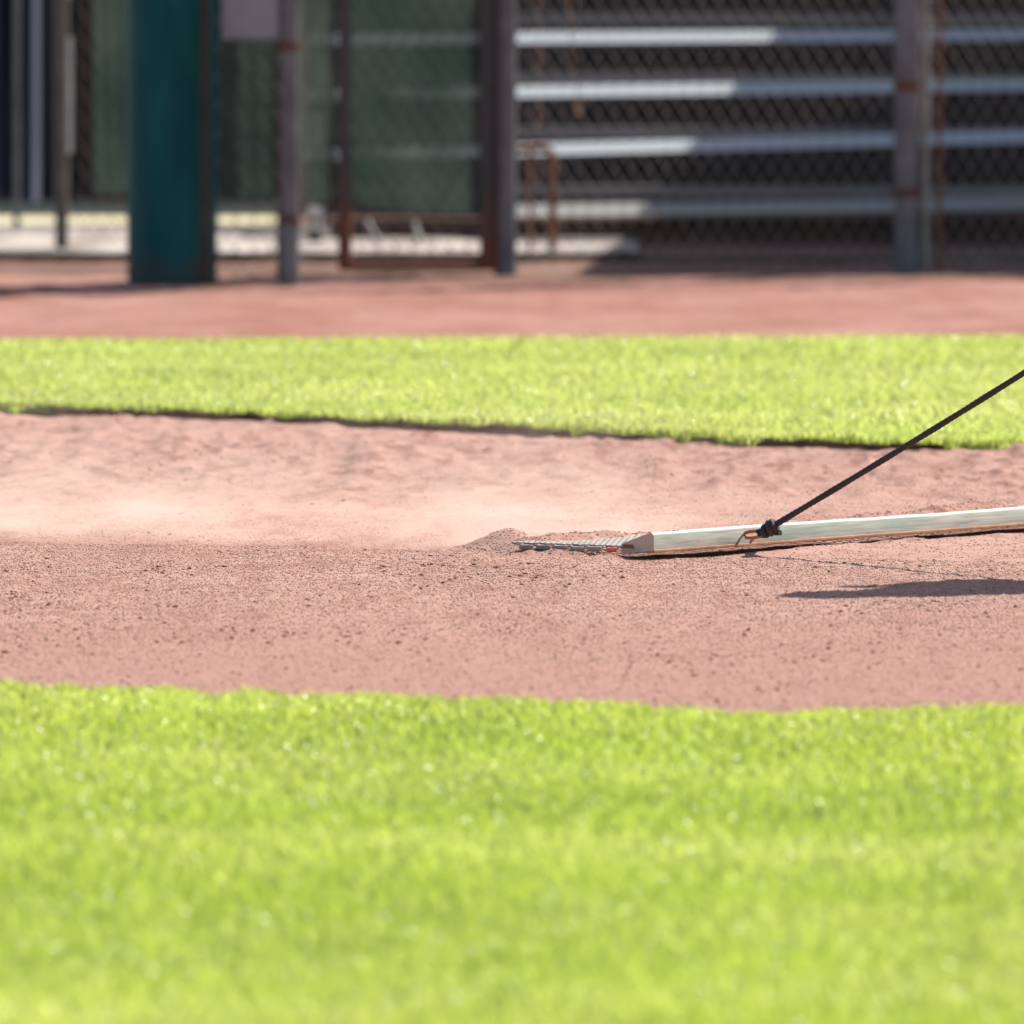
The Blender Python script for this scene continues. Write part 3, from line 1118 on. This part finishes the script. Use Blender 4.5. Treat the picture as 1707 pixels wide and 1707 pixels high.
# gate: rusty pipe frame 570..825
gate = empty('chain_link_gate', gpt(574, 461), 'rusty framed chain link gate between the green screens', 'gate')
A, B = gpt(575, 462), gpt(812, 460)
Yg = (A[1] + B[1]) / 2
for (px, w) in ((575, 24), (812, 25)):
    c = gpt(px, 461)
    mb = MB(); mb.tube([(c[0], Yg, .02), (c[0], Yg, FTOP - .3)], w / (FPX / Yg) / 2, 14); mb.build('gate_upright', M['gate_pipe'], gate, True)
mb = MB(); mb.tube([(A[0] - .01, Yg, .035), (B[0] + .01, Yg, .035)], .017, 12); mb.build('gate_bottom_rail', M['gate_pipe'], gate, True)
mb = MB(); mb.tube([(A[0] - .01, Yg, FTOP - .3), (B[0] + .01, Yg, FTOP - .3)], .017, 12); mb.build('gate_top_rail', M['gate_pipe'], gate, True)
chain_mesh((A[0] + .02, Yg + .0), (B[0] - .02, Yg), .05, FTOP - .32).build('chain_link', M['wire_rust'], gate)
for zz_ in (.28, .62):
    mb = MB(); mb.tube([(B[0] + .005, Yg - .01, zz_), (B[0] + .06, Yg - .01, zz_)], .012, 8)
    mb.build('gate_hinge', M['galv_rust'], gate, True)

# left fence: post 482, mesh 365..560 and 120..212
fl = empty('low_side_fence', gpt(482, 478), 'shorter chain link fence run between the teal padded pole and the gate', 'fence')
mb = MB(); g4, _ = post(mb, 484, 478, 31); mb.build('post', M['galv'], fl, True)
g5 = gpt(466, 475)
mb = MB(); mb.tube([(g5[0], g5[1] + .05, -.03), (g5[0], g5[1] + .05, FTOP)], .010, 8); mb.build('tension_bar', M['brown_pipe'], fl, True)
YL = g4[1] + .03
xa, xb, xc = at(362, 400, YL)[0], at(470, 400, YL)[0], at(560, 400, YL)[0]
chain_mesh((xa, YL), (xb, YL), .03, FTOP - .05).build('chain_link', M['wire'], fl)
chain_mesh((g4[0] + .03, YL), (xc, Yg), .03, FTOP - .05).build('chain_link', M['wire'], fl)
for zz_ in (.20, .75, 1.6):
    mb = MB(); mb.tube([(g4[0], g4[1], zz_), (g4[0], g4[1], zz_ + .03)], .033, 14); mb.build('post_band', M['galv_rust'], fl, True)

# padded pole
gp = gpt(287, 474)
pad = empty('padded_pole', gp, 'thick teal vinyl padded pole standing at the edge of the dirt track', 'padded pole')
sp = FPX / gp[1]
rp_ = 150 / sp / 2
mb = MB()
mb.tube([(gp[0], gp[1], -.02), (gp[0], gp[1], .012), (gp[0], gp[1], .02), (gp[0], gp[1], 1.0), (gp[0], gp[1], 2.2), (gp[0], gp[1], 2.22)],
        [rp_ * .96, rp_ * .99, rp_, rp_, rp_, rp_ * .95], 40)
mb.build('pad', M['pad'], pad, True)
mb = MB(); mb.tube([(gp[0], gp[1], 2.2), (gp[0], gp[1], 3.2)], .05, 16); mb.build('pole', M['galv'], pad, True)
xs_ = at(341, 300, gp[1])[0]
dxs = xs_ - gp[0]
ys_ = gp[1] - math.sqrt(max(rp_ ** 2 - dxs ** 2, 0)) - .004
mb = MB(); mb.box(xs_ - .017, xs_ + .017, ys_ - .004, ys_ + .02, .0, 2.2)
mb.build('lacing_strip', M['strap'], pad, bevel=.004)

# left run set back: brown post at 103
YB = gpt(103, 428)[1]
fb_ = empty('rear_fence', gpt(103, 428), 'set back chain link fence with a grey brown post left of the teal padded pole', 'fence')
mb = MB(); post(mb, 103, 428, 23); mb.build('post', M['brown_pipe'], fb_, True)
xa, xb = at(128, 400, YB)[0], at(225, 400, YB)[0]
chain_mesh((xa, YB), (xb, YB), .05, FTOP - .05).build('chain_link', M['wire_rust'], fb_)
a_, b_ = at(116, 255, YB - .06), at(116, 62, YB - .06)
mb = MB(); mb.tube([a_, b_], .0095, 10); mb.build('pale_sleeve', M['pale_pipe'], fb_, True)
c_ = at(116, 20, YB - .06)
mb = MB(); mb.tube([(a_[0], a_[1], a_[2] + .53), (a_[0], a_[1], FTOP - .4)], .0085, 10); mb.build('pale_sleeve', M['pale_pipe'], fb_, True)
mb = MB(); mb.tube([(at(-300, 100, YB)[0], YB, FTOP - .05), (xb, YB, FTOP - .05)], .02, 10); mb.build('top_rail', M['brown_pipe'], fb_, True)


def windscreen(px0, px1, Yp, zb_l, zb_r, label, sag=.012):
    xa, xb = at(px0, 300, Yp)[0], at(px1, 300, Yp)[0]
    nx_, nz_ = 24, 40
    vs = []
    for j in range(nz_ + 1):
        for i in range(nx_ + 1):
            u = i / nx_
            zb = zb_l + (zb_r - zb_l) * u - sag * math.sin(u * math.pi * 1)
            z = zb + (FTOP - .1 - zb) * j / nz_
            y = Yp + .0025 * math.sin(u * 19 + j * .13) + .004 * math.sin(j * .8 + u * 3)
            vs.append((xa + (xb - xa) * u, y, z))
    mbb = MB()
    mbb.add(vs, [(j * (nx_ + 1) + i, j * (nx_ + 1) + i + 1, (j + 1) * (nx_ + 1) + i + 1, (j + 1) * (nx_ + 1) + i) for j in range(nz_) for i in range(nx_)])
    e0 = empty('windscreen', (xa, Yp, zb_l), label, 'windscreen', 'green windscreens hung on the fence')
    o = mbb.build('fabric', M['screen'], e0, True)
    hm = MB()
    hm.tube([vs[i] for i in range(nx_ + 1)], .006, 6)
    hm.build('hem', M['strap'], e0, True)
    return o


z_of = lambda py, Y_: at(0, py, Y_)[2]
windscreen(580, 806, Yg - .015, z_of(344, Yg), z_of(358, Yg), 'widest dark green windscreen, tied inside the rusty gate')
windscreen(502, 562, Yg - .015, z_of(333, Yg), z_of(338, Yg), 'narrow dark green windscreen between the grey post and the gate')
windscreen(366, 458, YL - .015, z_of(326, YL), z_of(331, YL), 'dark green windscreen below the grey sign, right of the padded pole')
windscreen(156, 232, YB - .015, z_of(322, YB), z_of(318, YB), 'dark green windscreen left of the teal padded pole')

# sign
Ys = YL - .045
a_, b_ = at(370, 69, Ys), at(464, -260, Ys)
sg = empty('sign_panel', a_, 'plain grey lavender sign panel wired to the fence beside the teal padded pole', 'sign')
mb = MB(); mb.box(a_[0], b_[0], Ys - .004, Ys + .004, a_[2], b_[2]); mb.build('panel', M['sign'], sg, bevel=.002)
mb = MB()
mb.tube([(a_[0] + .006, Ys - .006, a_[2] + .004), (b_[0] - .006, Ys - .006, a_[2] + .004)], .005, 6)
mb.build('rim', M['brown_pipe'], sg, True)

# ------------------------------------------------------------------ bleachers
bl = empty('bleachers', at(900, 420, 44.8), 'low aluminium bleachers with bright seat planks behind the chain link fence', 'bleachers')
XA, XB = at(505, 300, 45)[0], 5.6
rows_y = (359, 257, 160, 70, -28)
seat = []
slopes = (.015, .027, .014, .007, .003)
for k, py in enumerate(rows_y):
    Yk = 44.35 + .60 * k
    z = at(900, py, Yk)[2]
    xm = at(900, py, Yk)[0]
    seat.append((Yk, z))
    zz = lambda x, dz: z + (x - xm) * slopes[k] + dz
    XA = at(862 if k == 0 else 505, 300, 45)[0]
    T_ = .030                                    # forward tip added so more of the sunlit plank tops shows
    mb = MB()
    mb.add([(XA, Yk, zz(XA, 0)), (XB, Yk, zz(XB, 0)), (XB, Yk + .25, zz(XB, T_)), (XA, Yk + .25, zz(XA, T_)),
            (XA, Yk, zz(XA, -.005)), (XB, Yk, zz(XB, -.005)), (XB, Yk + .25, zz(XB, T_ - .005)), (XA, Yk + .25, zz(XA, T_ - .005))],
           [(0, 1, 2, 3), (4, 5, 6, 7), (0, 1, 5, 4), (1, 2, 6, 5), (2, 3, 7, 6), (3, 0, 4, 7)])
    for g_ in range(1, 6):
        yy, d_ = Yk + .042 * g_, T_ * .042 * g_ / .25
        mb.add([(XA, yy - .003, zz(XA, d_ + .0022)), (XB, yy - .003, zz(XB, d_ + .0022)), (XB, yy + .003, zz(XB, d_ + .0030)), (XA, yy + .003, zz(XA, d_ + .0030)),
                (XA, yy - .003, zz(XA, d_ - .002)), (XB, yy - .003, zz(XB, d_ - .002)), (XB, yy + .003, zz(XB, d_ - .001)), (XA, yy + .003, zz(XA, d_ - .001))],
               [(0, 1, 2, 3), (0, 1, 5, 4), (1, 2, 6, 5), (2, 3, 7, 6), (3, 0, 4, 7)])
    pl = mb.build('seat_plank', M['alu_dark' if k == 0 else 'alu'], bl)
    mb = MB()
    mb.add([(XA, Yk - .004, zz(XA, -.042)), (XB, Yk - .004, zz(XB, -.042)), (XB, Yk - .004, zz(XB, -.001)), (XA, Yk - .004, zz(XA, -.001)),
            (XA, Yk - .0005, zz(XA, -.042)), (XB, Yk - .0005, zz(XB, -.042)), (XB, Yk - .0005, zz(XB, -.001)), (XA, Yk - .0005, zz(XA, -.001))],
           [(0, 1, 2, 3), (4, 5, 6, 7), (0, 1, 5, 4), (1, 2, 6, 5), (2, 3, 7, 6), (3, 0, 4, 7)])
    lp = mb.build('front_lip', M['lip'], pl)
    if k > 0:
        zf_ = z - .115
        mb = MB()
        mb.box(XA, XB, Yk - .05, Yk + .20, zf_ - .035, zf_)
        mb.build('foot_plank', M['foot_alu'], bl)
for (pa, pb) in ((545, 572), (640, 612), (706, 690), (395, 402), (430, 437)):
    if pa < 600:
        continue
    mb = MB(); mb.tube([at(pa, 425, 44.0), at(pb, 372, 44.3)], .013, 8); mb.build('brace', M['frame_dark'], bl)
mb = MB(); mb.box(XA + .1, XB, 44.62, 44.65, .035, seat[0][1] - .02); mb.build('underside_shade_board', M['panel'], bl)  # added board, dark to stand in for the shaded underside
# slope correction: planks in the photograph rise very slightly to the right -> whole stand turned a touch
for xk in (XA + .05, at(846, 200, 45.5)[0], at(1520, 200, 45.5)[0], 3.7, XB - .05):
    mb = MB()
    for (Yk, z) in seat:
        mb.box(xk - .012, xk + .012, Yk + .08, Yk + .12, .02, z - .006)
    y0, z0_ = seat[0]; y1, z1_ = seat[-1]
    mb.add([(xk - .025, y0, z0_ - .09), (xk + .025, y0, z0_ - .09), (xk + .025, y1, z1_ - .09), (xk - .025, y1, z1_ - .09),
            (xk - .025, y0, z0_ - .05), (xk + .025, y0, z0_ - .05), (xk + .025, y1, z1_ - .05), (xk - .025, y1, z1_ - .05)],
           [(0, 1, 2, 3), (4, 5, 6, 7), (0, 1, 5, 4), (3, 2, 6, 7), (0, 3, 7, 4), (1, 2, 6, 5)])
    mb.build('support_frame', M['frame_dark'], bl)
bl.rotation_euler = (0, 0, math.radians(0))

# rusty bent pipe in front of the bleachers
Yr = 43.3
pr = empty('rusty_pipe_stand', at(921, 432, Yr), 'rust brown bent pipe stand at the left end of the bleachers', 'pipe stand')
mb = MB(); mb.tube([at(858, 250, Yr), at(900, 247, Yr), at(914, 248, Yr), at(921, 256, Yr), at(921, 300, Yr), at(921, 436, Yr)], .0145, 10)
mb.build('bent_pipe', M['rust_pipe'], pr, True)
mb = MB(); mb.tube([at(884, 250, Yr), at(884, 434, Yr)], .007, 8)
mb.build('thin_upright', M['rust_pipe'], pr, True)
# tan hanging tag
tg = at(965, 183, 43.0)
tt = empty('hanging_tag', tg, 'small tan tag hanging in the chain link above the pipe stand', 'tag')
mb = MB(); mb.box(tg[0] - .012, tg[0] + .012, tg[1] - .002, tg[1] + .002, tg[2] - .022, tg[2] + .022); mb.build('plate', M['tan'], tt, bevel=.001)
mb = MB(); mb.tube([(tg[0], tg[1], tg[2] + .02), (tg[0] - .03, 42.5, tg[2] + .2), (tg[0] - .04, gL[1] + .01, tg[2] + .45)], .0025, 6); mb.build('cord', M['tan'], tt)

# canopy over the right part of the bleachers (out of frame, throws the shade seen on the planks)
cn = empty('shade_canopy', (2.78, 47, 0), 'flat dark shade canopy over the right half of the bleachers', 'canopy')
mb = MB()
zc = 3.0
mb.add([(2.41, 43.7, zc), (2.87, 52.0, zc), (12, 52.0, zc), (12, 43.7, zc), (2.41, 43.7, zc + .08), (2.87, 52.0, zc + .08), (12, 52.0, zc + .08), (12, 43.7, zc + .08)],
       [(0, 1, 2, 3), (4, 5, 6, 7), (0, 1, 5, 4), (1, 2, 6, 5), (2, 3, 7, 6), (3, 0, 4, 7)])
mb.build('roof', M['roof'], cn)
for (x_, y_) in ((3.2, 43.9), (3.3, 51.5), (7.5, 43.9), (7.5, 51.5), (11.6, 43.9), (11.6, 51.5)):
    mb = MB(); mb.tube([(x_, y_, 0), (x_, y_, zc)], .05, 12); mb.build('leg', M['galv'], cn, True)

# added dark wall standing in for the shadow behind the bleachers
sh = empty('shadow_backdrop', (1, 50, 0), 'added dark boarded backdrop for the shadow behind the bleachers and the screens', 'backdrop')
mb = MB()
for i in range(int(16 / .2)):
    x0 = -6.5 + i * .2
    mb.box(x0 + .004, x0 + .196, 49.6 + (.012 if i % 2 else 0), 52.5, .0, 2.3)
mb.build('wall', M['backdrop'], sh)
mb = MB(); mb.box(-6.8, 9.8, 49.2, 52.9, 2.302, 2.40); mb.build('roof', M['roof'], sh)

# navy tarp in pleats with pale poles at far left
Yt = 45.2
mb = MB()
x0, x1 = at(-260, 300, Yt)[0], at(66, 300, Yt)[0]
nx_ = 90
vs = []
for j in range(13):
    for i in range(nx_ + 1):
        u = i / nx_
        z = z_of(336, Yt) + j * .16
        y = Yt + .035 * math.sin(u * 70 + .3 * math.sin(j)) + .02 * math.sin(u * 31 + 1)
        vs.append((x0 + (x1 - x0) * u, y, z))
mb.add(vs, [(j * (nx_ + 1) + i, j * (nx_ + 1) + i + 1, (j + 1) * (nx_ + 1) + i + 1, (j + 1) * (nx_ + 1) + i) for j in range(12) for i in range(nx_)])
tp = empty('hanging_tarp', (x0, Yt, 0), 'navy blue tarp hanging in pleats at the far left behind the fence', 'tarp')
mb.build('fabric', M['tarp'], tp, True)
for (px, t_, b_) in ((28, 330, 385), (-60, 200, 385)):
    mb = MB(); mb.tube([at(px, 385, Yt - .08), at(px, -300, Yt - .08)], .012, 8); mb.build('pole', M['galv'], tp, True)

# ------------------------------------------------------------------ dust


def dust():
    mb = MB()
    X0, X1, Y0, Y1, H = -3.2, 1.15, 25.2, 30.2, .34
    mb.box(X0, X1, Y0, Y1, -.03, H)
    o = mb.build('dust_cloud', None)
    m = bpy.data.materials.new('airborne_dust')
    m.use_nodes = True
    nt = m.node_tree
    for n in list(nt.nodes):
        nt.nodes.remove(n)
    N_, L_ = nt.nodes, nt.links
    out = N_.new('ShaderNodeOutputMaterial')
    pv = N_.new('ShaderNodeVolumePrincipled')
    pv.inputs['Color'].default_value = (.88, .72, .63, 1)
    pv.inputs['Anisotropy'].default_value = .2
    L_.new(pv.outputs[0], out.inputs['Volume'])
    tc = N_.new('ShaderNodeTexCoord')
    sep = N_.new('ShaderNodeSeparateXYZ')
    L_.new(tc.outputs['Object'], sep.inputs[0])

    def math_(op, a, b=None, c=None):
        n = N_.new('ShaderNodeMath'); n.operation = op
        for i, v_ in enumerate((a, b, c)):
            if v_ is None: continue
            if isinstance(v_, (int, float)): n.inputs[i].default_value = v_
            else: L_.new(v_, n.inputs[i])
        return n.outputs[0]

    def smooth(v_, a, b):
        n = N_.new('ShaderNodeMapRange'); n.interpolation_type = 'SMOOTHSTEP'
        n.inputs['From Min'].default_value = a; n.inputs['From Max'].default_value = b
        L_.new(v_, n.inputs['Value'])
        return n.outputs[0]

    x, y, z = sep.outputs
    # distance behind the near edge of the swath (edge as a straight line between two ground points)
    p, q = ground(0, 906), ground(870, 923)
    sl = (q[1] - p[1]) / (q[0] - p[0])
    edge = math_('ADD', math_('MULTIPLY', math_('SUBTRACT', x, p[0]), sl), p[1])
    back = math_('SUBTRACT', y, edge)
    ramp_front = smooth(back, .02, .16)
    ramp_back = math_('SUBTRACT', 1, smooth(back, .25, 2.2))
    # falls off with height, taller to the left where it has drifted longer
    drift = math_('ADD', math_('MULTIPLY', smooth(x, 1.0, -1.1), .018), .066)
    fall = math_('POWER', 2.718, math_('MULTIPLY', math_('DIVIDE', z, drift), -1))
    # right limit follows the bar
    rl = math_('SUBTRACT', math_('ADD', math_('MULTIPLY', math_('SUBTRACT', y, P0.y + .25), U.x / U.y), P0.x - .12), x)
    right = smooth(rl, -.10, .22)
    mp = N_.new('ShaderNodeMapping'); mp.inputs['Scale'].default_value = (1.0, .5, 3.0)
    L_.new(tc.outputs['Object'], mp.inputs[0])
    nz = N_.new('ShaderNodeTexNoise'); nz.inputs['Scale'].default_value = 3.0; nz.inputs['Detail'].default_value = 5
    nz.inputs['Roughness'].default_value = .62
    nz.inputs['Distortion'].default_value = 1.2
    L_.new(mp.outputs[0], nz.inputs['Vector'])
    nn = smooth(nz.outputs['Fac'], .40, .66)
    # a denser pulse about half a metre behind the mat
    dx_ = math_('DIVIDE', math_('SUBTRACT', x, -.02), .42)
    pulse = math_('POWER', 2.718, math_('MULTIPLY', math_('MULTIPLY', dx_, dx_), -1))
    dx2 = math_('DIVIDE', math_('SUBTRACT', x, -1.0), .34)
    pulse2 = math_('POWER', 2.718, math_('MULTIPLY', math_('MULTIPLY', dx2, dx2), -1))
    amp = math_('ADD', math_('ADD', math_('MULTIPLY', pulse, .9), .45), math_('MULTIPLY', pulse2, .7))
    den = math_('MULTIPLY', math_('ADD', math_('MULTIPLY', nn, 1.15), .08), fall)
    for f in (ramp_front, ramp_back, right, amp):
        den = math_('MULTIPLY', den, f)
    den = math_('MULTIPLY', den, 1.55)
    L_.new(den, pv.inputs['Density'])
    o.data.materials.append(m)
    m.cycles.homogeneous_volume = False
    tag(o, 'pale dust drifting low over the freshly dragged dirt', kind='stuff')


dust()

# ------------------------------------------------------------------ light, camera, render
w = bpy.data.worlds.new('World')
sc.world = w
w.use_nodes = True
bg = w.node_tree.nodes['Background']
sky = w.node_tree.nodes.new('ShaderNodeTexSky')
sky.sky_type = 'NISHITA'
sky.sun_disc = False
sky.sun_elevation = SUN_EL
sky.sun_rotation = SUN_AZ
sky.dust_density = 1.5
w.node_tree.links.new(sky.outputs[0], bg.inputs[0])
bg.inputs[1].default_value = .085

sl = bpy.data.lights.new('sun', 'SUN')
sl.energy = 4.9
sl.angle = math.radians(.53)
sl.color = (1, .955, .88)
so = bpy.data.objects.new('sun', sl)
COL.objects.link(so)
so.rotation_euler = SUN_DIR.to_track_quat('Z', 'Y').to_euler()

cam = bpy.data.cameras.new('camera')
co = bpy.data.objects.new('camera', cam)
COL.objects.link(co)
co.location = (0, 0, CAMH)
co.rotation_euler = (math.pi / 2 - TILT, 0, 0)
cam.lens = 300
cam.sensor_fit = 'HORIZONTAL'
cam.sensor_width = 300 * 1707 / FPX
cam.clip_start = .5
cam.clip_end = 3000
cam.dof.use_dof = True
cam.dof.focus_distance = 25.35
cam.dof.aperture_fstop = 4.9
sc.camera = co

sc.view_settings.view_transform = 'Standard'
sc.view_settings.look = 'None'
sc.view_settings.gamma = 1
sc.view_settings.exposure = 1.0
sc.render.engine = 'CYCLES'
cy = sc.cycles
cy.use_denoising = True
cy.denoiser = 'OPENIMAGEDENOISE'
cy.denoising_input_passes = 'RGB_ALBEDO_NORMAL'
cy.max_bounces = 7
cy.diffuse_bounces = 3
cy.glossy_bounces = 3
cy.transmission_bounces = 4
cy.volume_bounces = 1
cy.transparent_max_bounces = 12
cy.volume_step_rate = 1.5
cy.volume_max_steps = 96
cy.sample_clamp_indirect = 6
cy.use_adaptive_sampling = True
cy.adaptive_threshold = .01
